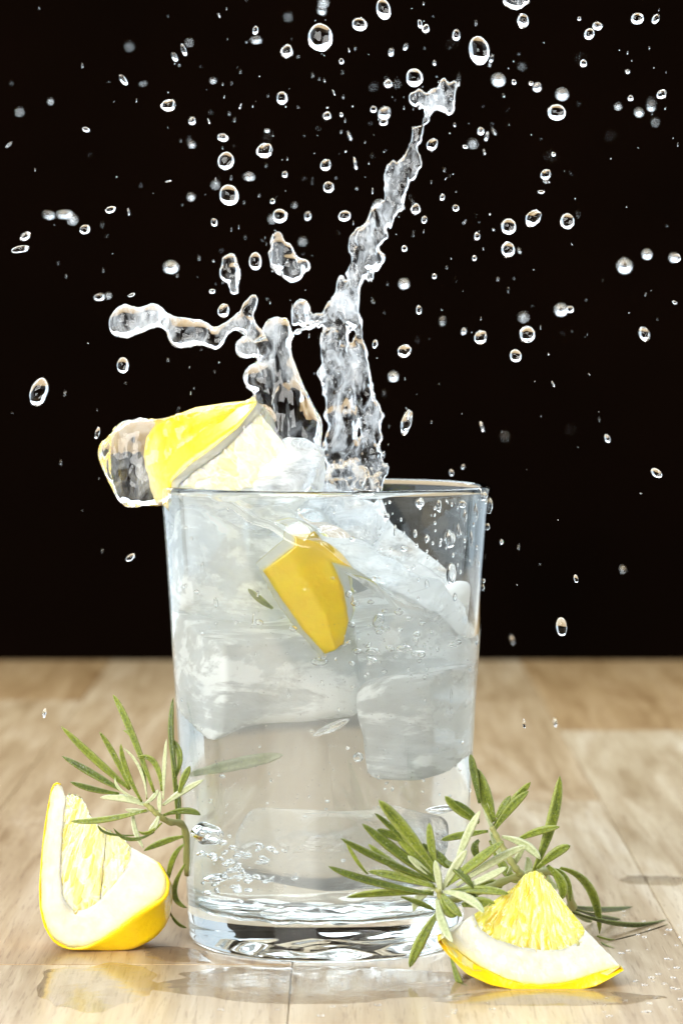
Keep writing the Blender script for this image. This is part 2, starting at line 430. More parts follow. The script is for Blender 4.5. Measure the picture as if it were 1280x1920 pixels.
#--MORE--
# ---------------------------------------------------------------- lemon
def with_uv(me_o, uv):
    me = me_o.data; lay = me.uv_layers.new(name='uv')
    vi = np.zeros(len(me.loops), dtype=int); me.loops.foreach_get('vertex_index', vi)
    lay.data.foreach_set('uv', np.asarray(uv)[vi].ravel())
def mat_pulp(name, gold, mid, pale, sx_=24, sy_=4.2):
    m, nt, out = newmat(name); n = N(nt)
    uv = n.mapping((1, 1, 1), coord='UV')
    wob = nt.nodes.new('ShaderNodeTexNoise'); wob.inputs['Scale'].default_value = 7; n.l(uv, wob.inputs['Vector'])
    ad = nt.nodes.new('ShaderNodeVectorMath'); ad.operation = 'MULTIPLY_ADD'; n.l(wob.outputs['Color'], ad.inputs[0]); ad.inputs[1].default_value = (0.06, 0.10, 0); n.l(uv, ad.inputs[2])
    mp = nt.nodes.new('ShaderNodeMapping'); mp.inputs['Scale'].default_value = (sx_, sy_, 1); n.l(ad.outputs[0], mp.inputs[0])
    vo = nt.nodes.new('ShaderNodeTexVoronoi'); vo.feature = 'DISTANCE_TO_EDGE'; vo.inputs['Scale'].default_value = 1; n.l(mp.outputs[0], vo.inputs['Vector'])
    vc = nt.nodes.new('ShaderNodeTexVoronoi'); vc.feature = 'F1'; vc.inputs['Scale'].default_value = 1; n.l(mp.outputs[0], vc.inputs['Vector'])
    e = n.ramp(vo.outputs['Distance'], [(0.0, 0.0), (0.12, 0.75), (0.3, 1.0)])
    sep = nt.nodes.new('ShaderNodeSeparateColor'); n.l(vc.outputs['Color'], sep.inputs[0])
    c = n.mix(mid, pale, sep.outputs[0])
    c = n.mix(c, gold, n.ramp(sep.outputs[1], [(0.70, 0.0), (0.90, 0.7)]))
    c = n.mix(pale, c, n.ramp(vo.outputs['Distance'], [(0.0, 0.25), (0.08, 1.0)]))
    p = principled(nt, Base_Color=c, Roughness=0.14, Subsurface_Weight=0.8, Subsurface_Scale=0.006, IOR=1.36, Coat_Weight=0.7, Coat_Roughness=0.04)
    p.inputs['Subsurface Radius'].default_value = (1.0, 0.8, 0.25)
    n.l(n.bump(n.mix(e, n.noise(mp.outputs[0], 3, 2), 0.25), 0.5, 0.0007), p.inputs['Normal'])
    n.l(p.outputs[0], out.inputs[0]); return m
def mat_pith():
    m, nt, out = newmat('lemon_pith'); n = N(nt)
    a = n.noise(n.mapping(), 900, 4, 0.6); v = n.noise(n.mapping(), 90, 3)
    tc = nt.nodes.new('ShaderNodeTexCoord'); sx = nt.nodes.new('ShaderNodeSeparateXYZ'); n.l(tc.outputs['UV'], sx.inputs[0])
    c0 = n.ramp(v, [(0.35, (0.63, 0.61, 0.50)), (0.65, (0.70, 0.69, 0.60))])
    c0 = n.mix(c0, n.ramp(n.noise(n.mapping(), 420, 3, 0.6), [(0.3, (0.95, 0.93, 0.84)), (0.6, (1, 1, 1))]), 1.0, 'MULTIPLY')
    c = n.mix(c0, (0.93, 0.74, 0.14), n.ramp(sx.outputs[1], [(0.70, 0.0), (0.92, 0.35), (1.0, 0.85)]))
    p = principled(nt, Base_Color=c, Roughness=0.35, Subsurface_Weight=0.7, Subsurface_Scale=0.004, Coat_Weight=0.4, Coat_Roughness=0.15)
    p.inputs['Subsurface Radius'].default_value = (1.0, 0.9, 0.6)
    n.l(n.bump(n.mix(a, n.noise(n.mapping(), 260, 3), 0.3), 0.4, 0.0006), p.inputs['Normal'])
    n.l(p.outputs[0], out.inputs[0]); return m
def mat_peel():
    m, nt, out = newmat('lemon_peel'); n = N(nt)
    a = n.noise(n.mapping(), 130, 3); d = n.noise(n.mapping(), 1100, 2, 0.4)
    c = n.ramp(a, [(0.3, (0.86, 0.55, 0.001)), (0.7, (0.93, 0.65, 0.003))])
    p = principled(nt, Base_Color=c, Roughness=0.3, Coat_Weight=0.3, Coat_Roughness=0.15, Subsurface_Weight=0.15, Subsurface_Scale=0.002)
    n.l(n.bump(d, 0.3, 0.0004), p.inputs['Normal'])
    n.l(p.outputs[0], out.inputs[0]); return m
M['pulp'] = mat_pulp('lemon_pulp', (0.76, 0.54, 0.02), (0.78, 0.68, 0.08), (0.78, 0.73, 0.26)); M['pulp_light'] = mat_pulp('pale_lemon_pulp', (0.84, 0.62, 0.05), (0.84, 0.75, 0.26), (0.84, 0.80, 0.56), 20, 3.6); M['pith'] = mat_pith(); M['peel'] = mat_peel()

M['pulp_wet'] = mat_pulp('soaked_lemon_pulp', (0.80, 0.72, 0.34), (0.82, 0.78, 0.55), (0.82, 0.81, 0.70), 9, 2.5)
def resample(pts, n):
    p = np.array([P(*q) for q in pts]); seg = np.r_[0, np.cumsum(np.linalg.norm(np.diff(p, axis=0), axis=1))]
    t = np.linspace(0, seg[-1], n); r = np.stack([np.interp(t, seg, p[:, k]) for k in range(3)], 1)
    for _ in range(2):
        r[1:-1] = 0.5*r[1:-1]+0.25*(r[:-2]+r[2:])
    return r
def grid_solid(name, Pf, nu, nv, nw, mat, parent, label=None):
    """closed surface of a curved block; Pf(u,v,w) in [0,1]^3 gives a point"""
    idx = {}; V = []; UV = []; Fc = []
    def vid(i, j, k):
        key = (i, j, k)
        if key not in idx:
            u, v, w_ = i/nu, j/nv, k/nw
            idx[key] = len(V); pt, uv = Pf(u, v, w_); V.append(pt); UV.append(uv)
        return idx[key]
    for i in range(nu):
        for j in range(nv):
            Fc.append((vid(i,j,0), vid(i,j+1,0), vid(i+1,j+1,0), vid(i+1,j,0)))
            Fc.append((vid(i,j,nw), vid(i+1,j,nw), vid(i+1,j+1,nw), vid(i,j+1,nw)))
    for i in range(nu):
        for k in range(nw):
            Fc.append((vid(i,0,k), vid(i+1,0,k), vid(i+1,0,k+1), vid(i,0,k+1)))
            Fc.append((vid(i,nv,k), vid(i,nv,k+1), vid(i+1,nv,k+1), vid(i+1,nv,k)))
    for j in range(nv):
        for k in range(nw):
            Fc.append((vid(0,j,k), vid(0,j,k+1), vid(0,j+1,k+1), vid(0,j+1,k)))
            Fc.append((vid(nu,j,k), vid(nu,j+1,k), vid(nu,j+1,k+1), vid(nu,j,k+1)))
    o = mesh(name, V, Fc, mat, parent)
    if label: o['label'] = label
    import bmesh
    bm = bmesh.new(); bm.from_mesh(o.data); bmesh.ops.recalc_face_normals(bm, faces=bm.faces); bm.to_mesh(o.data); bm.free()
    with_uv(o, UV); return o

def lemon(label, slices, loc, segs=((0.0, 1.0),), ripple=5.0, bulge=0.0, nu=60, pm='pulp'):
    """slices: front to back, each (inner, mid, outer) polylines"""
    root = thing('lemon_wedge', loc, label, 'lemon wedge')
    NR = 81
    A = np.array([[resample(pl, NR) for pl in sl] for sl in slices])   # (w,3,NR,3)
    nwz = len(slices)
    def pos(u, v, w_):       # v 0..1 inner->mid, 1..2 mid->outer
        wi = w_*(nwz-1); k = min(int(wi), nwz-2); fw = wi-k
        ui = u*(NR-1); i = min(int(ui), NR-2); fu = ui-i
        j = min(int(v), 1); fv = v-j
        def at(k_, j_): return A[k_, j_, i]*(1-fu)+A[k_, j_, i+1]*fu
        a = at(k, j)*(1-fv)+at(k, j+1)*fv; b = at(k+1, j)*(1-fv)+at(k+1, j+1)*fv
        return a*(1-fw)+b*fw
    def disp(p, u, v, w_, amp, fr):
        e = min(1, w_*12)
        return p+np.array([0, 1.0, 0])*amp*(1-e)*fr + nz(p, 9, 4)*np.array([0.5, 0.2, 0.5])*min(amp, 2)
    for (s0, s1) in segs:
        def Pf(u, v, w_, s0=s0, s1=s1):
            g = 0.004 if len(segs) > 1 else 0.0
            uu = (s0+g)+(s1-s0-2*g)*u; vv = v*1.0
            p = pos(uu, vv, w_)
            fr = nz(np.array([uu*70+nz(np.array([uu*6,v*4,0.]),1,9)*3, v*5, 1.3]), 1, 3)+0.5*nz(np.array([uu*160, v*14, 4.3]), 1, 5)
            edge = min(1, min(u, 1-u)*9, (1-v)*8)
            p = disp(p, uu, v, w_, ripple, fr)
            p = p+np.array([0, (1-edge)*1.2+0.2, 0])*max(0, 1-w_*8)
            out_ = nz(np.array([uu*30, w_*6, 2.2]), 1, 6)*3
            if v < 0.05: p = p+np.array([0.3*out_, 0, out_])
            return p, (uu, v)
        grid_solid('pulp_segment' if len(segs) > 1 else 'pulp', Pf, max(12, int(nu*(s1-s0))), 30, 10, M[pm], root)
    def Pp(u, v, w_):
        vv = 0.95+v*0.98; p = pos(u, vv, w_)
        fr = nz(p, 16, 7)*0.8+nz(p, 5, 8)*0.5
        return disp(p, u, v, w_, 2.2, fr), (u, v)
    grid_solid('pith', Pp, nu, 10, 10, M['pith'], root)
    cen = A[:, 1].mean(axis=(0, 1))
    def Pe(u, v, w_):
        vv = 1.93+v*0.07
        w2 = min(1, max(0, w_*1.0)); p = pos(u, min(vv, 2), w2)
        b = math.sin(math.pi*min(1, w_))*bulge
        dirr = pos(u, 2, w2)-pos(u, 1, w2); L = np.linalg.norm(dirr)+1e-6
        p = p+dirr/L*b*(v if v > 0 else 0)+nz(p, 30, 2)*0.8
        p = p+np.array([0, 0.9*(1 if v > 0.5 else -0.6)*0, 0])
        return p, (u, v)
    grid_solid('peel', Pe, nu, 2, 14, M['peel'], root)
    return root

def D(pts, d): return [(x, y, d) for x, y in pts]
def DD(pts, f): return [(x, y, f(x, y)) for x, y in pts]
def shrink(pts, c, s, d): return [(c[0]+(x-c[0])*s, c[1]+(y-c[1])*s, d) for x, y in pts]
# left wedge, standing on its peel
lo_ = [(114,1470),(106,1462),(98,1468),(92,1500),(84,1550),(78,1600),(74,1650),(75,1700),(84,1740),(100,1766),(125,1781),(155,1782),(190,1766),(225,1742),(262,1714),(292,1697),(314,1684),(320,1652),(300,1618)]
lm_ = [(124,1494),(119,1530),(114,1580),(111,1640),(115,1690),(132,1715),(155,1716),(180,1702),(200,1680),(222,1655),(238,1630),(246,1608),(248,1590)]
li_ = [(128,1489),(138,1490),(150,1494),(160,1508),(168,1525),(176,1540),(186,1549),(200,1556),(214,1562),(226,1570),(238,1580)]
lb_ = [(112,1478),(100,1510),(90,1555),(84,1600),(80,1650),(81,1700),(92,1742),(112,1768),(150,1778),(200,1780),(245,1779),(285,1760),(308,1736),(320,1705),(322,1660),(306,1628)]
dl = lambda x, y: -142-max(0, x-150)*0.22
c = (200, 1640)
lemon('lemon wedge standing on its peel left of the tumbler, cut face to the front',
      [(DD(li_, dl), DD(lm_, dl), DD(lo_, dl)),
       (D(li_, -105), D(lm_, -105), DD(lb_, lambda x, y: -128)),
       (shrink(li_, c, .88, -20), shrink(lm_, c, .84, -20), shrink(lb_, c, .84, -20))],
      (G(190,1783)[0], -100, 0), pm='pulp_light', segs=((0, .70), (.70, 1)), bulge=3)
# right wedge, lying in front of the rosemary
ro = [(820,1753),(842,1772),(866,1793),(890,1810),(919,1825),(945,1838),(972,1846),(1010,1850),(1052,1847),(1085,1839),(1110,1830),(1140,1822),(1166,1814)]
rm = [(884,1717),(889,1735),(897,1748),(929,1769),(972,1783),(1025,1790),(1057,1788),(1085,1773),(1096,1758),(1100,1748)]
ri = [(962,1664),(974,1650),(986,1638),(1000,1633),(1015,1638),(1024,1650),(1034,1662)]
rb = [(821,1765),(834,1783),(855,1805),(876,1825),(919,1845),(972,1856),(1030,1858),(1078,1857),(1115,1848),(1145,1832),(1167,1818)]
df = lambda x, y: -490+(1850-y)*0.42
c = (1000, 1760)
lemon('lemon wedge lying on the table at the right, its pulp pointing up',
      [(DD(ri, df), DD(rm, df), DD(ro, df)),
       (DD(ri, lambda x, y: -370), D(rm, -420), D(rb, -488)),
       (shrink(ri, c, .8, -290), shrink(rm, c, .8, -290), shrink(rb, c, .8, -290))],
      (G(1000,1855)[0], -400, 0), bulge=2)
# wedge flung onto the rim
lemon('lemon wedge tumbling over the rim at the left inside the splash',
      [(D([(372,930),(430,925),(500,905),(556,862)], -60), D([(326,918),(362,882),(410,848),(482,772)], -85), D([(322,958),(318,905),(352,872),(400,838),(448,800),(480,757)], -95)),
       (D([(372,915),(430,905),(500,885),(545,840)], 10), D([(310,880),(340,840),(400,800),(492,764)], 5), D([(295,930),(272,862),(276,822),(302,792),(370,765),(425,757),(484,752)], 0)),
       (D([(372,915),(430,905),(490,885),(535,840)], 70), D([(345,880),(380,840),(420,810),(490,780)], 70), D([(310,900),(296,850),(310,810),(370,785),(425,775),(480,768)], 60))],
      P(420,915,0), ripple=4, bulge=3, pm='pulp_wet')
# wedge sunk in the water
lemon('lemon wedge sunk in the water with its bright peel toward the viewer',
      [(D([(510,1040),(530,1110),(570,1180),(600,1225)], -90), D([(495,1052),(528,1120),(566,1180),(604,1226)], -150), D([(503,1068),(540,1125),(575,1180),(610,1221)], -196)),
       (D([(560,990),(590,1060),(610,1140),(610,1220)], -90), D([(560,990),(590,1060),(610,1140),(610,1220)], -130), D([(548,1030),(578,1090),(608,1150),(628,1214)], -208)),
       (D([(610,1000),(650,1060),(655,1140),(630,1210)], -90), D([(598,1000),(645,1060),(655,1140),(635,1210)], -130), D([(588,996),(616,1040),(640,1100),(650,1160),(641,1202)], -200))],
      P(580,1200,-150), ripple=3, bulge=1)

# ---------------------------------------------------------------- splashes
def frosted(name, cover, scale, stretch=(1,1,1), tint=(0.95,0.97,0.98)):
    m, nt, out = newmat(name); n = N(nt)
    a = n.noise(n.mapping(stretch, (0, 0.5, 0)), scale, 6, 0.65, 1.5)
    f = n.ramp(a, [(0.62-0.35*cover, 0.1), (0.80-0.35*cover, 0.95)])
    g = nt.nodes.new('ShaderNodeBsdfGlass'); g.inputs['IOR'].default_value = 1.2; g.inputs['Roughness'].default_value = 0.05
    n.l(n.bump(a, 0.6, 0.002), g.inputs['Normal'])
    d = nt.nodes.new('ShaderNodeBsdfDiffuse'); d.inputs[0].default_value = (*tint, 1)
    t = nt.nodes.new('ShaderNodeBsdfTranslucent'); t.inputs[0].default_value = (*tint, 1)
    n.l(n.mixsh(g.outputs[0], n.mixsh(d.outputs[0], t.outputs[0], 0.6), f), out.inputs[0]); return m
M['crest'] = frosted('crest_foam', 0.85, 60, (0.6, 1, 1.5))
M['foam'] = frosted('foamy_water', 0.75, 90, (0.5, 1, 1.5))
o = blob('splash',
     chain([(252,868,58),(300,868,56),(360,850,52),(430,820,52),(500,805,40),(548,840,42)], -20)
     + chain([(255,905,46),(310,900,40),(330,930,20)], -20) + chain([(225,850,38),(250,830,42),(330,815,34),(420,790,30),(490,775,20)], -20)
     + chain([(518,620,27,-20),(520,650,20,-20),(527,700,27,-20),(541,750,38,-20),(556,800,46,-20),(558,850,42,-20),(545,900,45,-20)])
     + chain([(462,652,20)], -25) + chain([(462,652,8),(490,650,12),(505,690,14)], -25) + chain([(483,708,28)], -25) + chain([(500,740,20),(480,760,14)], -25)
     + chain([(236,604,30),(252,602,24)], -40) + chain([(285,593,21)], -40) + chain([(240,598,14),(285,593,14),(310,604,10),(345,624,13),(372,626,12),(402,636,11),(418,620,8),(440,606,10),(462,608,14),(478,626,11),(500,655,12)], -40) + chain([(343,624,27)], -40) + chain([(374,622,20)], -40) + chain([(402,637,17)], -40)
     + chain([(458,596,11),(466,578,9),(474,560,10)], -40)
     + chain([(545,630,4,-20),(580,610,3,40),(610,600,4,110)]),
     M['splash'], k=5, vox=2.5, noise=((4, (30, 30, 44), 21), (2.6, (12, 12, 44), 22), (1.1, (6, 6, 22), 23)), ys=0.75)
tag(o, 'clear splash with round bulge at the left rim, domed spout and beaded arm', 'splash')
def holes(g, f):
    return f
o = blob('splash',
     chain([(640,1000,42),(648,900,42),(640,850,30),(640,780,30),(632,700,27),(628,640,24),(648,590,22),(660,555,20),(668,520,22),(683,480,27),(692,445,27),(712,410,18),(735,385,11),(740,362,15),(748,330,19),(766,296,19),(782,262,12),(797,228,8),(803,205,10)], 130)
     + chain([(690,1000,30),(698,900,20),(695,850,18),(690,780,20),(678,720,22),(668,660,16),(672,600,12)], 130)
     + chain([(566,580,19),(570,596,20),(598,600,11),(625,580,10),(648,550,12)], 130)
     + chain([(780,182,12),(800,188,11),(822,190,15),(836,168,14),(828,160,10)], 130) + chain([(822,195,13),(846,208,6)], 130)
     + chain([(602,700,11)], 120) + chain([(704,640,5)], 120),
     M['aerated'], k=5, vox=3.0, noise=((9, (24, 24, 44), 31), (6.5, (11, 11, 20), 32), (2.6, (6, 6, 9), 33)), ys=0.5)
tag(o, 'tall ragged column of water leaping from the glass to upper right', 'splash')
o = blob('splash', chain([(430,492,15),(431,512,18),(438,528,9),(441,543,9)], 90), M['splash'], k=4, vox=2.2, noise=((4, (12,12,12), 41),), ys=.8)
tag(o, 'lumpy blob of water hanging left of the double blob', 'splash')
o = blob('splash', chain([(520,447,12),(524,470,19),(532,490,23),(548,503,22),(572,500,11)], 90), M['splash'], k=4, vox=2.4, noise=((4.5, (13,13,13), 42),), ys=.8)
tag(o, 'largest loose blob of water, a cluster above the domed spout', 'splash')
o = blob('splash', chain([(952,2,10),(966,4,12),(982,0,10)], 60), M['splash'], k=4, vox=2, noise=((2, (9,9,9), 43),), ys=.8)
tag(o, 'wide drop cut off by the top edge of the picture', 'splash')
def inside(g, f):
    r = np.hypot(g[..., 0]-GX, g[..., 1]); lim = np.interp(g[..., 2], [112,230,430,640,800,846], [250,257.5,269.5,283.5,295,300])-4
    return np.maximum(f, np.where(g[..., 2] < 851, r-lim, -1e3))
# foam film inside the glass, on its far wall, and the crest where the water slopes down
o = blob('foam', chain([(500,960,50),(580,965,56),(670,1000,56),(760,1075,50),(850,1150,36)], 150), M['foam'], k=20, vox=6, noise=((14, (60,60,60), 51), (6, (26,26,40), 55)), ys=0.25, extra=inside)
tag(o, 'milky veil of water thrown up inside the tumbler below its right rim', 'foam')
o = blob('foam', chain([(600,1012,12,-180),(660,1045,22,-205),(725,1085,27,-200),(790,1120,27,-180),(850,1160,24,-140),(888,1190,16,-80)]), M['crest'], k=14, vox=4.5, noise=((8, (50,50,40), 52), (4, (20,20,20), 56)), ys=0.7, extra=inside)
CREST = o
tag(CREST, 'white crest of foam running down to the right wall of the tumbler', 'foam')

o = blob('foam', chain([(470,900,34,-40),(520,880,40,-40),(560,870,36,-30),(585,885,20,-10)])+chain([(330,985,30,-60),(400,965,40,-40),(480,960,46,-20),(530,930,40,-20)]), M['foam'], k=14, vox=4.5, noise=((9, (40,40,40), 53), (4, (16,16,20), 54)), ys=0.6, extra=inside)
tag(o, 'milky churned water around the rim lemon wedge at the left of the mouth', 'foam')
# ---------------------------------------------------------------- drops in the air
def ico(sub):
    import bmesh
    bm = bmesh.new(); bmesh.ops.create_icosphere(bm, subdivisions=sub, radius=1)
    V = np.array([v.co[:] for v in bm.verts]); Fc = [tuple(v.index for v in f.verts) for f in bm.faces]; bm.free(); return V, Fc
DM = []
for i in range(9):
    V, Fc = ico(4 if i < 6 else 2)
    amp = [0.05, 0.12, 0.2, 0.10, 0.26, 0.16, 0.05, 0.1, 0.15][i]
    n_ = nz(V*1.0, (0.9, 0.9, 0.9), 60+i)+0.4*nz(V, (.4,.4,.4), 70+i)
    V = V*(1+amp*n_[:, None])
    me = bpy.data.meshes.new('water_drop'); me.from_pydata((V*S).tolist(), [], Fc); me.materials.append(M['drop'])
    me.polygons.foreach_set('use_smooth', [True]*len(me.polygons)); DM.append(me)
def drop(px, py, rx, ry, rot=0, d=60, label=None, group=None, var=None, name='water_drop', cat='water drop', loc=None, ydep=None, mat=None):
    me = DM[var if var is not None else (random.randrange(6) if max(rx, ry) > 5 else 6+random.randrange(3))]
    o = bpy.data.objects.new(name, me); COL.objects.link(o)
    p = P(px, py, d) if loc is None else np.array(loc); k = (F0+p[1])/F0
    o.location = p*S; o.scale = (rx*k, (ydep if ydep else 0.5*(rx+ry))*k, ry*k)
    o.rotation_euler = (0, R(rot), 0); o['_o'] = [0, 0, 0]
    return tag(o, label, cat, group)
big = [(601,71,23,25,0,30,'large round drop with a dark centre at the top, left of the middle'),
 (719,18,13,20,-15,30,'tilted oval drop at the top edge right of the middle'),
 (674,46,14,12,15,50,'bright oval drop just below the tilted one at the top edge'),
 (898,95,19,27,-8,40,'largest egg-shaped drop right of the tall column top'),
 (777,146,16,17,0,40,'round ring-like drop directly above the head of the tall column'),
 (1043,211,17,15,5,40,'bright drop with a dark notch, right of the column head'),
 (424,302,15,16,20,20,'clear round drop, upper of a pair left of the middle'),
 (430,366,18,20,-20,20,'angular drop, lower of a pair left of the middle'),
 (497,283,14,14,0,20,'ring-like drop right of the upper pair drop'),
 (525,405,14,13,0,20,'round drop just above the clustered blob'),
 (479,490,12,17,0,30,'upright oval drop between the two loose blobs'),
 (999,410,12,17,30,30,'slanted ring-shaped drop, upper middle of a trio at the right'),
 (953,425,14,15,0,30,'round ring-shaped drop at the left of the right-hand trio'),
 (1063,415,13,14,0,30,'round ring-shaped drop at the right of the right-hand trio'),
 (952,468,12,14,0,30,'ring-shaped drop directly below the left one of the right-hand trio'),
 (988,627,14,15,20,30,'round ring-shaped drop right of the column base'),
 (901,633,11,13,0,30,'small bright drop left of the ring-shaped one beside the column'),
 (966,667,11,12,-20,30,'lowest bright drop of three right of the column'),
 (758,659,11,13,30,30,'small lumpy drop just right of the column base'),
 (762,793,9,24,12,30,'long twisted drop right of the column foot'),
 (1230,887,12,7,35,0,'flattened drop near the right edge at rim height'),
 (1052,1175,10,18,-5,0,'tall drop falling in the dark right of the tumbler'),
 (74,735,16,26,20,0,'leaning oval drop at the left edge'),
 (231,685,11,15,0,0,'small upright drop under the beaded arm'),
 (317,198,13,11,0,0,'lone glossy drop at upper left'),
 (39,467,17,6,-12,0,'thin slanting drop at the far left edge'),
 (538,96,10,13,0,150,'soft oval drop left of the large round one'),
 (529,184,10,12,0,150,'soft drop below and left of the large round one'),
 (616,351,10,10,0,60,'round bright drop left of the tall column'),
 (611,310,9,11,0,120,'dimmer drop just above a round bright one by the column'),
 (646,405,12,10,-15,60,'oval drop close to the left of the tall column'),
 (810,272,9,12,20,60,'drop close to the right of the tall column near its head'),
 (779,392,8,11,0,60,'small oval drop right of the column waist'),
 (420,583,10,13,0,20,'drop just above the beaded arm'),
 (980,39,10,13,0,40,'bright drop just under the cut off one at the top edge'),
 (1194,35,12,10,-20,30,'oval drop in the top right corner'),
 (1104,64,9,11,30,30,'small lumpy drop left of the top right corner'),
 (1240,177,9,8,-20,20,'tiny glossy drop by the right edge near the top'),
 (1023,328,9,10,0,20,'small bright drop above the right-hand trio'),
 (1207,626,9,13,-20,300,'soft double drop at the right side'),
 (1228,36,6,9,30,30,'small slanted drop in the very top right corner')]
for (x, y, rx, ry, rot, d, lb) in big: drop(x, y, rx, ry, rot, d, lb)
soft = [(321,501,12,10,'blurred bright drop left of the two loose blobs'),(122,402,14,6,'blurred streaky drop at the far left'),
 (934,150,10,10,'blurred round drop right of the column head'),(1053,177,9,9,'dim blurred drop above the notched drop'),
 (1170,499,12,12,'brightest blurred disc near the right edge'),(1212,477,8,8,'dim blurred disc next to the brightest one'),
 (757,532,8,8,'dim blurred disc right of the column middle'),(1051,581,10,10,'blurred disc left of the lower right drops'),
 (737,706,8,8,'blurred drop right of the column foot'),(1262,483,7,7,'blurred drop cut by the right edge'),
 (1197,211,6,6,'small blurred drop near the right edge')]
for (x, y, rx, ry, lb) in soft: drop(x, y, rx, ry, 0, -1350+random.uniform(-200, 200), lb, var=0)
ANCH = {'large round drop at the top': (601,71), 'tilted oval drop at the top edge': (719,18), 'egg-shaped drop': (898,95), 'drop above the column head': (777,146),
 'notched drop': (1043,211), 'upper pair drop': (424,302), 'angular drop': (430,366), 'clustered blob': (545,485), 'beaded arm tip': (240,603), 'glossy drop at upper left': (317,198),
 'slanting drop at far left': (39,467), 'blurred streaky drop': (122,402), 'trio of ring-shaped drops': (1005,420), 'ring-shaped drop beside the column': (988,627),
 'column head': (815,190), 'column waist': (740,365), 'top right corner drop': (1194,35), 'leaning drop at the left edge': (74,735), 'drop falling right of the tumbler': (1052,1175),
 'flattened drop at the right edge': (1230,887), 'drop cut off at the top edge': (965,5), 'brightest blurred disc': (1170,499), 'twisted drop': (762,793), 'blurred bright drop': (321,501), 'glossy drop by the right edge': (1240,177)}
_used = set()
def place(x, y, what, anch=None):
    for nm, (ax, ay) in sorted((anch or ANCH).items(), key=lambda t: math.dist(t[1], (x, y))):
        dx, dy = x-ax, y-ay; dd = math.hypot(dx, dy)
        a_ = math.degrees(math.atan2(-dy, dx)) % 360
        dr = ['right of', 'up and right of', 'above', 'up and left of', 'left of', 'down and left of', 'below', 'down and right of'][int((a_+22.5)//45) % 8]
        nr = 'just ' if dd < 60 else '' if dd < 140 else 'well '
        lb = f'{what} {nr}{dr} the {nm}'
        if lb not in _used and len(lb.split()) <= (13 if anch else 16): _used.add(lb); return lb
    return what
small = [(479,57,5,8),(480,75,8,5),(603,19,5,9,-40),(345,94,4,12,-20),(328,107,4,8,-25),(232,150,5,11,-35),(268,157,7,2,-8),(361,227,6,7),(613,217,7,8),(400,151,4,4),(418,258,10,7),
 (360,271,5,5),(501,245,4,3),(467,331,8,6),(534,327,5,6),(511,377,4.5,5),(552,384,3,4),(402,417,6,7),(577,405,6,8),(92,403,10,6),(208,393,10,6,-20),(49,443,9,6,-30),(160,430,10,8,-30),(162,243,7,4),
 (17,271,6,2,-40),(187,557,10,6,-10),(247,553,7,3,-20),(398,546,6,4,-10),(183,812,4,11,15),(316,340,6,1.5,-10),(798,54,6,9),(787,45,4,8),(855,66,7,10),(733,98,4,7),(760,88,3,6,20),(814,118,2.5,5),(921,110,3,7,15),
 (963,154,4,5),(995,156,4,4),(1007,164,7,8),(727,157,7,8),(1119,49,9,7),(1093,119,6,7),(1176,134,4,4),(1181,184,5,5),(1220,200,6,7),(901,246,6,7),(912,256,3,9,15),(852,234,2,4),(872,275,5,3.5),(719,229,8,6),(721,213,10,12),
 (666,307,3,12,-10),(1024,341,6,2,10),(1014,360,6,3,10),(1037,289,4,4),(829,370,4,6),(854,390,6,6),(795,412,5,7),(894,443,5,7),(973,470,2,5),(758,466,5,6),(889,484,4,5),(814,518,4,5),(1068,580,7,6),(785,581,5,8),
 (829,602,4,7,10),(869,621,4,6),(1264,567,5,3,25),(903,800,3,10,-15),(1138,822,5,8,-20),(703,645,5,8),(868,875,3,5),(846,886,4,6),(940,1016,3,5),(1079,1085,4,8),(1167,1068,4,6),(960,1200,3,8),(245,1045,10,5,-40),
 (982,1357,3,9,-5),(1040,1355,3,8,-8),(84,1337,3,9,8),(1268,484,7,8),(1085,35,3,4),(640,115,4,6),(640,215,3,4),(655,255,2,9,-20),(700,205,6,6)]
for s_ in small:
    x, y, rx, ry = s_[:4]; rot = s_[4] if len(s_) > 4 else random.uniform(-20, 20)
    drop(x, y, rx, ry, rot, random.choice([-900, -650, -250, 0, 60, 150, 500, 1400]), place(x, y, ('sliver of water' if max(rx, ry) > 2.4*min(rx, ry) else 'small drop' if max(rx, ry) > 5.5 else 'speck of water')), 'small stray drops around the splash')
rs = np.random.RandomState(5)
for i in range(84):
    x = 640+rs.randn()*300+60; y = rs.beta(1.3, 2.2)*1180
    if not (0 < x < 1280) or (280 < x < 930 and y > 560) : continue
    r_ = rs.uniform(0.7, 2.1); el = rs.choice([1, 1, 2.2, 3.2])
    drop(x, y, r_*0.8, r_*el, rs.uniform(-40, 40), rs.choice([-250, -60, 60, 300, 700]), place(x, y, 'tiny fleck of spray'), 'tiny flecks of spray')
for i in range(42):
    x = 700+rs.randn()*320; y = rs.uniform(0, 900)
    if not (0 < x < 1280) or (300 < x < 930 and y > 560): continue
    r_ = rs.uniform(2.5, 5.5)
    drop(x, y, r_, r_, 0, rs.choice([-1500, -1900, 3500, 5200]), place(x, y, 'faint blurred drop'), 'faint out of focus drops', var=6)

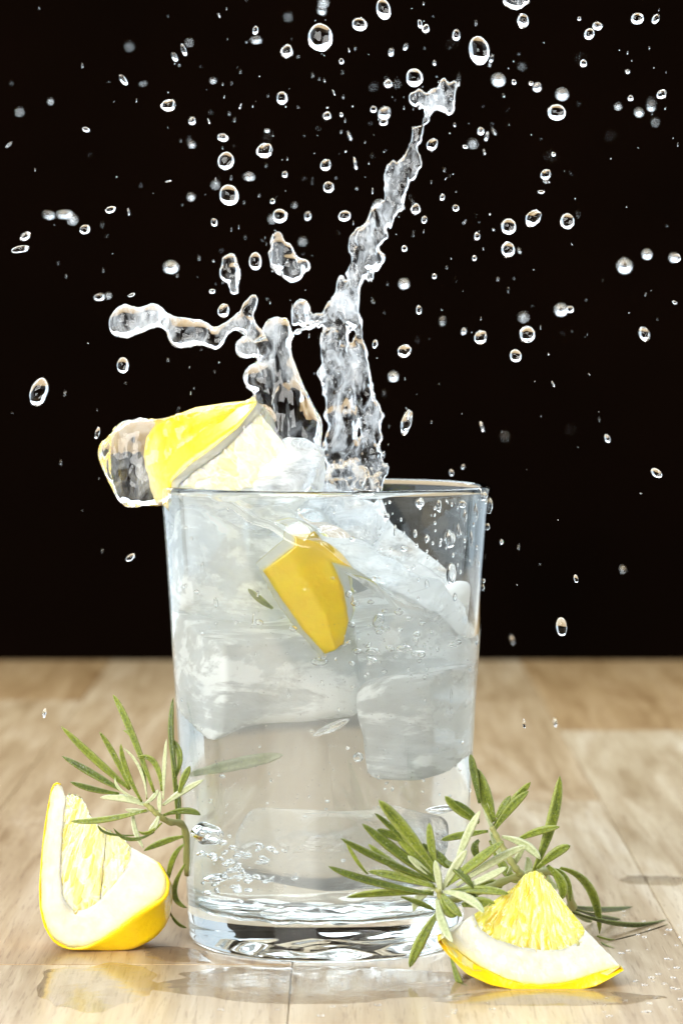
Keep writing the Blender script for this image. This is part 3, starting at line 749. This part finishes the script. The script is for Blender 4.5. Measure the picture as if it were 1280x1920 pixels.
# ---------------------------------------------------------------- drops on the glass, bubbles
def rout(z): return np.interp(z, [0,14,60,230,430,640,800,838,846], [248,256,259.5,268,280,294,305.5,309.5,310.5])
def on_glass(px, py, off=0.0):
    """point of the tumbler's outer front wall seen at (px,py)"""
    d = -200.0
    for _ in range(30):
        q = P(px, py, d); r = rout(q[2])+off; x = q[0]-GX
        d = 0.6*d+0.4*(-math.sqrt(max(r*r-x*x, 1)))
    q = P(px, py, d); r = rout(q[2])+off; q[0] = GX+np.clip(q[0]-GX, -0.99*r, 0.99*r); q[1] = -math.sqrt(max(r*r-(q[0]-GX)**2, 0)); return q
ANG = {'right end of the rim': (915,915), 'sunken lemon peel': (580,1100), 'foam crest': (800,1130), 'left wall': (325,1080), 'rosemary at right': (880,1440), 'cloudy ice cube at right': (790,1370), 'milky veil': (740,1040), 'rim lemon': (400,880)}
gd = [(786,942,8,10),(822,948,6,11),(865,945,10,7),(925,945,6,16),(918,985,4,7),(905,930,9,9),(842,1010,12,17),(778,1000,4,8),(740,995,3,11),(800,1010,5,8),(845,1075,12,20),(800,1095,4,8),(725,968,6,6),(757,1028,7,6),
 (660,1010,5,5),(683,925,22,5),(700,1085,4,4),(870,970,5,12),(882,1010,4,16),(858,995,4,14),(890,960,5,18),(815,980,3,4),(852,1120,4,8),(905,1100,2,8),(893,1200,3,10),(845,1305,3,14),(845,1330,3,8),
 (795,1210,4,5),(750,1180,5,4),(720,1260,6,4),(405,1130,5,9),(370,1110,6,4),(345,1100,4,4),(380,1060,3,6),(350,990,5,4),(360,1010,4,4),(540,1300,3,9),(476,1160,3,12),(900,1420,3,9),(880,1480,3,6)]
for i, (x, y, rx, ry) in enumerate(gd):
    p = on_glass(x, y); rd = max(2.2, min(rx, ry)*0.55)
    drop(x, y, rx, ry, random.uniform(-8, 8), 0, place(x, y, 'run of water' if ry > 2.2*rx else 'bead of water', ANG)+', on the glass', 'beads of water clinging to the tumbler', loc=p, ydep=rd)
fine = []
for i in range(110):
    x = rs.uniform(700, 915) if i < 55 else rs.uniform(330, 900); y = rs.uniform(935, 1090) if i < 55 else rs.uniform(950, 1500)
    r_ = rs.uniform(1.2, 3.2)
    fine.append((on_glass(x, y), (r_, r_*0.7, r_*rs.uniform(1, 1.8))))
VI, FI = ico(2)
def beads(name, lst, label, cat):
    V = np.concatenate([VI*np.array(r_)+np.array(c_) for c_, r_ in lst]); m_ = len(VI)
    Fc = [tuple(a+k*m_ for a in f) for k in range(len(lst)) for f in FI]
    return tag(mesh(name, V, Fc, M['drop']), label, cat, kind='stuff')
beads('fine_beads', fine, 'fine spray of beads on the upper right wall of the tumbler', 'beads')
def bubble(px, py, rx, ry, d, rot=0):
    me = DM[random.randrange(6)] ; key = me.name+'_air'
    if key not in bub:
        c = me.copy(); c.materials.clear(); c.materials.append(M['air']); bub[key] = c
    o = bpy.data.objects.new('bubble', bub[key]); COL.objects.link(o); o.parent = water
    o.location = (P(px, py, d)-np.array(water['_o']))*S; o.scale = (rx, 0.6*(rx+ry)*0.7, ry); o.rotation_euler = (0, R(rot), 0)
bub = {}
for (x, y, rx, ry, d, rot) in [(398,1562,36,20,-130,0),(668,1417,9,9,-215,0),(812,1515,28,8,-120,0),(410,1645,28,8,-160,-8),(622,1358,30,8,-160,-25),(690,1218,12,7,-170,0),
     (600,1236,14,8,-180,0),(745,1212,12,7,-170,0),(700,1160,10,14,-180,20),(650,1110,6,6,-190,0),(770,1222,14,6,-160,0),(840,1205,14,6,-130,-10)]: bubble(x, y, rx, ry, d, rot)
for i in range(95):
    x = 450+rs.randn()*45; y = 1625+rs.randn()*34; r_ = rs.uniform(2, 7)
    if 375 < x < 580 and 1550 < y < 1690: bubble(x, y, r_*1.3, r_*0.75, rs.uniform(-200, -100), rs.uniform(-30, 30))
for i in range(70):
    x = rs.uniform(380, 870); y = rs.uniform(1100, 1640); r_ = rs.uniform(1.5, 4)
    bubble(x, y, r_*1.2, r_, rs.uniform(-200, -60), rs.uniform(-30, 30))

for i in range(45):
    x = 690+rs.randn()*60; y = 1190+rs.randn()*50; r_ = rs.uniform(2, 6)
    bubble(x, y, r_*1.3, r_, rs.uniform(-235, -170), rs.uniform(-30, 30))
fz = []
for i in range(900):
    a_ = rs.uniform(math.pi, 2*math.pi); z_ = rs.uniform(90, 640); r_ = (np.interp(z_, [70,230,430,640], [246,257,269,283])-4)*rs.uniform(0.9, 0.99)
    q_ = rs.uniform(0.6, 1.5); fz.append((np.array([GX+r_*math.cos(a_), r_*math.sin(a_), z_]), (q_, q_, q_)))
V1, F1 = ico(1)
V = np.concatenate([V1*np.array(b)+np.array(a) for a, b in fz])
tag(mesh('fizz', V, [tuple(q+k*len(V1) for q in f) for k in range(len(fz)) for f in F1], M['air'], water), kind='stuff')
sp = []
for i in range(330):
    x = 660+rs.randn()*330; y = rs.beta(1.2, 2.0)*1220
    if not (0 < x < 1280) or (310 < x < 920 and y > 880): continue
    d = rs.choice([-900, -500, -100, 100, 600, 1500]); k = (F0+d)/F0; r_ = rs.uniform(0.5, 1.5)*k; el = rs.choice([1, 1, 2.5, 4])
    sp.append((P(x, y, d), (r_*0.7, r_, r_*el)))
VI, FI = ico(1)
V = np.concatenate([VI*np.array(b)+np.array(a) for a, b in sp])
tag(mesh('spray', V, [tuple(q+k*len(VI) for q in f) for k in range(len(sp)) for f in FI], M['drop']), 'finest mist of spray hanging in the dark all round the splash', 'spray', kind='stuff')
VI, FI = ico(2)

# ---------------------------------------------------------------- rosemary
def mat_leaf(name, dark, light, margin):
    m, nt, out = newmat(name); n = N(nt)
    tc = nt.nodes.new('ShaderNodeTexCoord'); sx = nt.nodes.new('ShaderNodeSeparateXYZ'); n.l(tc.outputs['UV'], sx.inputs[0])
    mot = n.noise(n.mapping(), 1600, 3, 0.7); br = n.noise(n.mapping((1,1,1)), 160, 3)
    c = n.ramp(n.mix(mot, br, 0.4), [(0.38, dark), (0.6, light)])
    mg = n.ramp(sx.outputs[0], [(0.0, 1.0), (0.13, 0.25), (0.24, 0.0), (0.26, 0.0), (0.37, 0.25), (0.5, 1.0)])
    # cross-section runs edge - top - edge in u 0..0.5, the woolly underside in 0.5..1
    under = n.ramp(sx.outputs[0], [(0.49, 0.0), (0.53, 1.0)])
    f = n.mix(mg, under, 1.0, 'LIGHTEN')
    c = n.mix(c, margin, n.mix((0,0,0), f, 0.62))
    mid = n.ramp(sx.outputs[0], [(0.225, 0), (0.25, 0.22), (0.275, 0)])
    c = n.mix(c, margin, mid)
    fz = n.ramp(n.noise(n.mapping(), 2600, 2, 0.5), [(0.62, 0.0), (0.70, 0.28)])
    c = n.mix(c, (0.75, 0.78, 0.66), fz)
    p = principled(nt, Base_Color=c, Roughness=0.38, Coat_Weight=0.15, Coat_Roughness=0.15, Specular_IOR_Level=0.35)
    n.l(n.bump(mot, 0.6, 0.0004), p.inputs['Normal'])
    tr = nt.nodes.new('ShaderNodeBsdfTranslucent'); n.l(c, tr.inputs[0])
    n.l(n.mixsh(p.outputs[0], tr.outputs[0], 0.22), out.inputs[0]); return m
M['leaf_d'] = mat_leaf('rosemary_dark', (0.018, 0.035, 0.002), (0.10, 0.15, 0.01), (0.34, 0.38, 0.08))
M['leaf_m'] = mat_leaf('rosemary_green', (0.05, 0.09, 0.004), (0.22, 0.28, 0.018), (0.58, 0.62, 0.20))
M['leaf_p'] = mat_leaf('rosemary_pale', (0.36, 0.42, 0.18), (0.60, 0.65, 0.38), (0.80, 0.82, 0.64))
M['stem'] = mat_plain('rosemary_stem', (0.30, 0.30, 0.10), 0.6)
def smooth_line(pts, n):
    pts = np.array(pts, dtype=float)
    if len(pts) == 3:
        t = np.linspace(0, 1, n)[:, None]; c1 = 2*pts[1]-0.5*(pts[0]+pts[2])
        return (1-t)**2*pts[0]+2*t*(1-t)*c1+t*t*pts[2]
    out = []
    ext = np.vstack([2*pts[0]-pts[1], pts, 2*pts[-1]-pts[-2]]); m_ = len(pts)-1
    for t in np.linspace(0, m_, n):
        i = min(int(t), m_-1); f = t-i; a, b, c, d = ext[i:i+4]
        out.append(0.5*((2*b)+(-a+c)*f+(2*a-5*b+4*c-d)*f*f+(-a+3*b-3*c+d)*f**3))
    return np.array(out)
XS = [(-1,0),(-.72,.30),(-.35,.34),(0,.10),(.35,.34),(.72,.30),(1,0),(.6,-.24),(.2,-.08),(0,-.2),(-.2,-.08),(-.6,-.24)]
UX = [0,.08,.17,.25,.33,.42,.5,.6,.7,.75,.8,.9]
def leaf(tip, mid, base, wpx, tone, parent, roll=0.0, dt=0, db=0, dm=None):
    """pixel outline of a needle: tip, mid, base (px,py) with depths dt, dm, db"""
    if dm is None: dm = (dt+db)/2
    L = smooth_line([P(*base, db), P(*mid, dm), P(*tip, dt)], 15)
    T = np.gradient(L, axis=0); T /= np.linalg.norm(T, axis=1)[:, None]
    V = []; UV = []; Fc = []; m = len(XS); hw = wpx*0.47
    for i in range(len(L)):
        t = i/(len(L)-1)
        wd = hw*(0.45+0.55*math.sin(math.pi*min(1, t*1.15+0.08)**0.9) if t < 0.8 else 0)
        prof_ = np.interp(t, [0,.12,.35,.6,.8,.92,.975,1], [.38,.55,.9,1,.8,.5,.27,.04]); wd = hw*prof_
        view = np.array([0, -1.0, 0]); side = np.cross(T[i], view); nn = np.linalg.norm(side)
        side = side/nn if nn > 0.15 else np.array([1.0, 0, 0]); up = np.cross(side, T[i]); up = -up if up@view < 0 else up
        cr, sr = math.cos(roll+0.3*(t-.5)), math.sin(roll+0.3*(t-.5)); s2 = side*cr+up*sr; u2 = up*cr-side*sr
        for (a, b), ux in zip(XS, UX):
            V.append(L[i]+s2*a*wd+u2*b*wd*0.9); UV.append((ux, t))
    for i in range(len(L)-1):
        for j in range(m):
            a = i*m+j; b = i*m+(j+1) % m; Fc.append((a, b, b+m, a+m))
    Fc.append(tuple(range(m))[::-1]); Fc.append(tuple(range((len(L)-1)*m, len(L)*m)))
    V = np.array(V); V[:, 2] = np.maximum(V[:, 2], 1.0)
    o = mesh('leaf', V, Fc, M['leaf_'+tone], parent); UV = [(0.88 if False else u, v) for u, v in UV]
    with_uv(o, UV); return o
def tube(name, pts, r0, r1, mat, parent, n=30, seg=10):
    L = smooth_line(pts, n); T = np.gradient(L, axis=0); T /= np.linalg.norm(T, axis=1)[:, None]
    V = []; Fc = []
    for i in range(n):
        a = np.cross(T[i], [0.1, 1, 0.05]); a /= np.linalg.norm(a)+1e-9; b = np.cross(T[i], a); r = r0+(r1-r0)*i/(n-1)
        r *= 1+0.15*math.sin(i*1.7)
        for s in range(seg):
            t = 2*math.pi*s/seg; V.append(L[i]+(a*math.cos(t)+b*math.sin(t))*r)
    for i in range(n-1):
        for s in range(seg): Fc.append((i*seg+s, i*seg+(s+1) % seg, (i+1)*seg+(s+1) % seg, (i+1)*seg+s))
    Fc.append(tuple(range(seg))[::-1]); Fc.append(tuple(range((n-1)*seg, n*seg)))
    return mesh(name, V, Fc, mat, parent)

sl = thing('rosemary_sprig', (P(279,1511,-190)[0], -150, 0), 'rosemary sprig at the left, its star of leaves above the standing wedge', 'rosemary')
def cl(p): return (60+p[0]*.3125, 1280+p[1]*.3125)
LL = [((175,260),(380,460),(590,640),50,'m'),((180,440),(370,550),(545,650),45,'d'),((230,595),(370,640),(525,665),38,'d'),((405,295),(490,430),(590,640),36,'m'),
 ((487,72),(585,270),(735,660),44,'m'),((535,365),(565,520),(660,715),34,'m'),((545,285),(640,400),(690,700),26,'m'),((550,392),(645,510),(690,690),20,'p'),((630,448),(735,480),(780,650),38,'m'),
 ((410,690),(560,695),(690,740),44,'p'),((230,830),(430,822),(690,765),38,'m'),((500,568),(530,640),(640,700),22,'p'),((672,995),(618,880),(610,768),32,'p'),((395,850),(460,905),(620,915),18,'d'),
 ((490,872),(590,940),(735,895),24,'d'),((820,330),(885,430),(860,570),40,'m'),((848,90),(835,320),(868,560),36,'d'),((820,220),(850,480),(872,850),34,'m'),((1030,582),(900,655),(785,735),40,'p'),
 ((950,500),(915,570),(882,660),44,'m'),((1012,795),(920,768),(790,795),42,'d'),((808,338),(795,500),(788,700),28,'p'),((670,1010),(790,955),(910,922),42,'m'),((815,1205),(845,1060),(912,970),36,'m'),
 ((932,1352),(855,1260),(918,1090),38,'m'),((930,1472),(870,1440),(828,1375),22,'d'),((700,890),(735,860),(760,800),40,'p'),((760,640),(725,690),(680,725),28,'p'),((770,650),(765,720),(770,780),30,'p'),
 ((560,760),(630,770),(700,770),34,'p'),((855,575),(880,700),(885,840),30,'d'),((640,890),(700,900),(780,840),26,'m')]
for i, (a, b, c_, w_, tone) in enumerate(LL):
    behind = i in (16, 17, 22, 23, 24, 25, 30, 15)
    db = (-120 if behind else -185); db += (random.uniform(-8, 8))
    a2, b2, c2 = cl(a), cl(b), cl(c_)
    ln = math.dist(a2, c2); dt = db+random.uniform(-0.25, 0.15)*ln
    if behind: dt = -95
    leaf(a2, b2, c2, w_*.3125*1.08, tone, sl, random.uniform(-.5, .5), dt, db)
tube('stem', [P(272,1505,-186), P(290,1522,-182), P(315,1540,-160), P(345,1556,-130)+np.array([0,20,0]), P(352,1640,-60)], 5, 7, M['stem'], sl)
sr_ = thing('rosemary_sprig', (P(900,1640,-350)[0], -300, 0), 'large rosemary sprig at the right lying behind the wedge and trailing off to the right', 'rosemary')
def cr_(p): return (600+p[0]*.53125, 1400+p[1]*.53125)
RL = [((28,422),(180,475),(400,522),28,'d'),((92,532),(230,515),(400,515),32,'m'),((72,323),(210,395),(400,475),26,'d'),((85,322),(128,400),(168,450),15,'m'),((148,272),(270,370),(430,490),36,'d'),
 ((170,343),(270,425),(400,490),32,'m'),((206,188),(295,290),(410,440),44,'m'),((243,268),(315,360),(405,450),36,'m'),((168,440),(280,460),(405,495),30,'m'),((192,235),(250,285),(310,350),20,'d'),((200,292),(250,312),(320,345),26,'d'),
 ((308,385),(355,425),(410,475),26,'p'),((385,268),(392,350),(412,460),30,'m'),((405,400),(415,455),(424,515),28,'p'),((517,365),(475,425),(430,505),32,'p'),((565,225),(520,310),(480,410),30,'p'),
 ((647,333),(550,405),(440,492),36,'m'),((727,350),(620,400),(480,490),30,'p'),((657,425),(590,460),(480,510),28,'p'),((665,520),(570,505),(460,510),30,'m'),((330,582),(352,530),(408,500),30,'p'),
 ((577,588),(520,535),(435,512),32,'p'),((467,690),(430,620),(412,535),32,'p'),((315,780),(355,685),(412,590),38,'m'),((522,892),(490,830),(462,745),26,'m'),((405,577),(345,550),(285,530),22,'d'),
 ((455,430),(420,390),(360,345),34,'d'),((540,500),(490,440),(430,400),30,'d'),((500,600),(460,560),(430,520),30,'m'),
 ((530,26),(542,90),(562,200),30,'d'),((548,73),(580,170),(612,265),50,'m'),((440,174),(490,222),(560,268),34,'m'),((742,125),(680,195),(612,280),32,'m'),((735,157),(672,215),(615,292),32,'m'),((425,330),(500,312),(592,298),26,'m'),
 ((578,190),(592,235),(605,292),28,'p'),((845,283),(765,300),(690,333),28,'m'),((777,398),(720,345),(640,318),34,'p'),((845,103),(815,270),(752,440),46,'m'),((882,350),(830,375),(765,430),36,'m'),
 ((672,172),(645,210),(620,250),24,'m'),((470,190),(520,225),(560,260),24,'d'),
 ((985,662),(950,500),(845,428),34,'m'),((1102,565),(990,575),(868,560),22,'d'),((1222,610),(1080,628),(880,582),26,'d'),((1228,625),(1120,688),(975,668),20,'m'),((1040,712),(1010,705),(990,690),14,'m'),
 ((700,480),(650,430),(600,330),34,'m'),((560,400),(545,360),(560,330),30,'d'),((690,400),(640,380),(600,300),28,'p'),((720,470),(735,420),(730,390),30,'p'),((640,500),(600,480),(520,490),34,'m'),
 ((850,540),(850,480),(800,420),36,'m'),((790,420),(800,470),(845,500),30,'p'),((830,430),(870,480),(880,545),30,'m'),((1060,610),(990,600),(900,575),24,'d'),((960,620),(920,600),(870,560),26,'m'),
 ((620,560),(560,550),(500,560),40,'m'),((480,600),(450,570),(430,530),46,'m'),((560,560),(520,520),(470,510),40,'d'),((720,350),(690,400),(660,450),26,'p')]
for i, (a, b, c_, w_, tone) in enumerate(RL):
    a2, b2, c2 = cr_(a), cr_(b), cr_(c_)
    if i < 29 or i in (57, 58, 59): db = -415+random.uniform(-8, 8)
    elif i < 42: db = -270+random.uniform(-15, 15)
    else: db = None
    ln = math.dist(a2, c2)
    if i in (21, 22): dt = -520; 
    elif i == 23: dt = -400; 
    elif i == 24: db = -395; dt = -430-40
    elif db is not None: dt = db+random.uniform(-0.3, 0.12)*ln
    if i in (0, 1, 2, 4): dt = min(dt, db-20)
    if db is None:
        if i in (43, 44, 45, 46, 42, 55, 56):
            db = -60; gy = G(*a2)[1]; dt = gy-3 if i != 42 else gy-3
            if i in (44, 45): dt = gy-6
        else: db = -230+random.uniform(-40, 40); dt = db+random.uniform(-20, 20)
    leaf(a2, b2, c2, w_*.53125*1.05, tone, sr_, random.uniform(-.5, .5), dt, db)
tube('stem', [P(*cr_((415,500)), -418), P(*cr_((440,540)), -400), P(*cr_((540,520)), -340), P(*cr_((660,470)), -280), P(*cr_((780,440)), -230), P(*cr_((850,460)), -170), P(*cr_((890,565)), -60)], 6, 8, M['stem'], sr_, n=50)
tube('stem', [P(*cr_((604,282)), -272), P(*cr_((640,350)), -275), P(*cr_((690,430)), -278), P(*cr_((720,460)), -260)], 5, 7, M['stem'], sr_)
def lone(label, a, b, c_, w_, tone, d):
    r_ = thing('rosemary_leaf', P(*b, d), label, 'rosemary leaf'); leaf(a, b, c_, w_, tone, r_, 0, d, d)
lone('broad blurry green leaf drifting low inside the tumbler at the left', (552,1402), (490,1420), (410,1446), 26, 'p', 10)
lone('dark leaf scrap inside the tumbler left of the sunken lemon peel', (485,1098), (505,1118), (526,1135), 13, 'm', -120)

# ---------------------------------------------------------------- water lying on the table
def puddle(cx_, cyy, rx, ry, rot, h, label, seed, n=72, thin=2.0):
    V = [(cx_, cyy, h)]; Fc = []; rings_ = 7
    for j in range(1, rings_+1):
        f = j/rings_; z = h*(1-f**2.5)+0.25+0.25*h*nz(np.array([f*3*math.cos(2*math.pi*0.1), f*2, seed]), 1, 82)*(1-f)
        for s in range(n):
            t = 2*math.pi*s/n; w_ = 1+0.28*nz(np.array([math.cos(t)*1.6, math.sin(t)*1.6, seed*3.3]), 1, 80)+0.12*nz(np.array([math.cos(t)*5, math.sin(t)*5, seed*3.3]), 1, 81)
            x = math.cos(t)*rx*f*w_; y = math.sin(t)*ry*f*w_
            V.append((cx_+x*math.cos(rot)-y*math.sin(rot), cyy+x*math.sin(rot)+y*math.cos(rot), z if j < rings_ else 0.2))
    for s in range(n): Fc.append((0, 1+s, 1+(s+1) % n))
    for j in range(rings_-1):
        for s in range(n):
            a = 1+j*n+s; b = 1+j*n+(s+1) % n; Fc.append((a, a+n, b+n, b))
    o = mesh('puddle', V, Fc, M['wet']); tag(o, label, 'puddle'); return o
g = G(190, 1850); puddle(g[0], g[1], 108, 200, 0.1, 2.5, 'puddle in front of the standing lemon wedge at lower left', 1)
g = G(620, 1845); puddle(g[0], g[1], 330, 150, 0.0, 2.5, 'shallow puddle spread under and before the foot of the tumbler', 2)
g = G(330, 1790); puddle(g[0], g[1], 60, 90, 0.4, 2.5, 'small puddle between the standing wedge and the tumbler foot', 4)
g = G(1010, 1872); puddle(g[0], g[1], 190, 70, 0.0, 2.5, 'puddle under the front of the lying wedge at right', 5)
g = G(1235, 1650); puddle(g[0], g[1], 70, 70, 0.0, 2.5, 'small round puddle at the right edge of the table', 6)
tb = []
for i in range(110):
    x, y = (rs.uniform(1040, 1280), rs.uniform(1700, 1915)) if i < 75 else (rs.uniform(380, 1000), rs.uniform(1835, 1915))
    g = G(x, y); r_ = rs.uniform(1.5, 5)
    if 830 < x < 1160 and y < 1865: continue
    tb.append(((g[0], g[1], r_*0.3), (r_*1.3, r_*1.3, r_*0.45)))
beads('water_beads', tb, 'tiny beads of water scattered on the wet table at lower right', 'beads')
for o in bpy.data.objects:
    if '_o' in o: del o['_o']
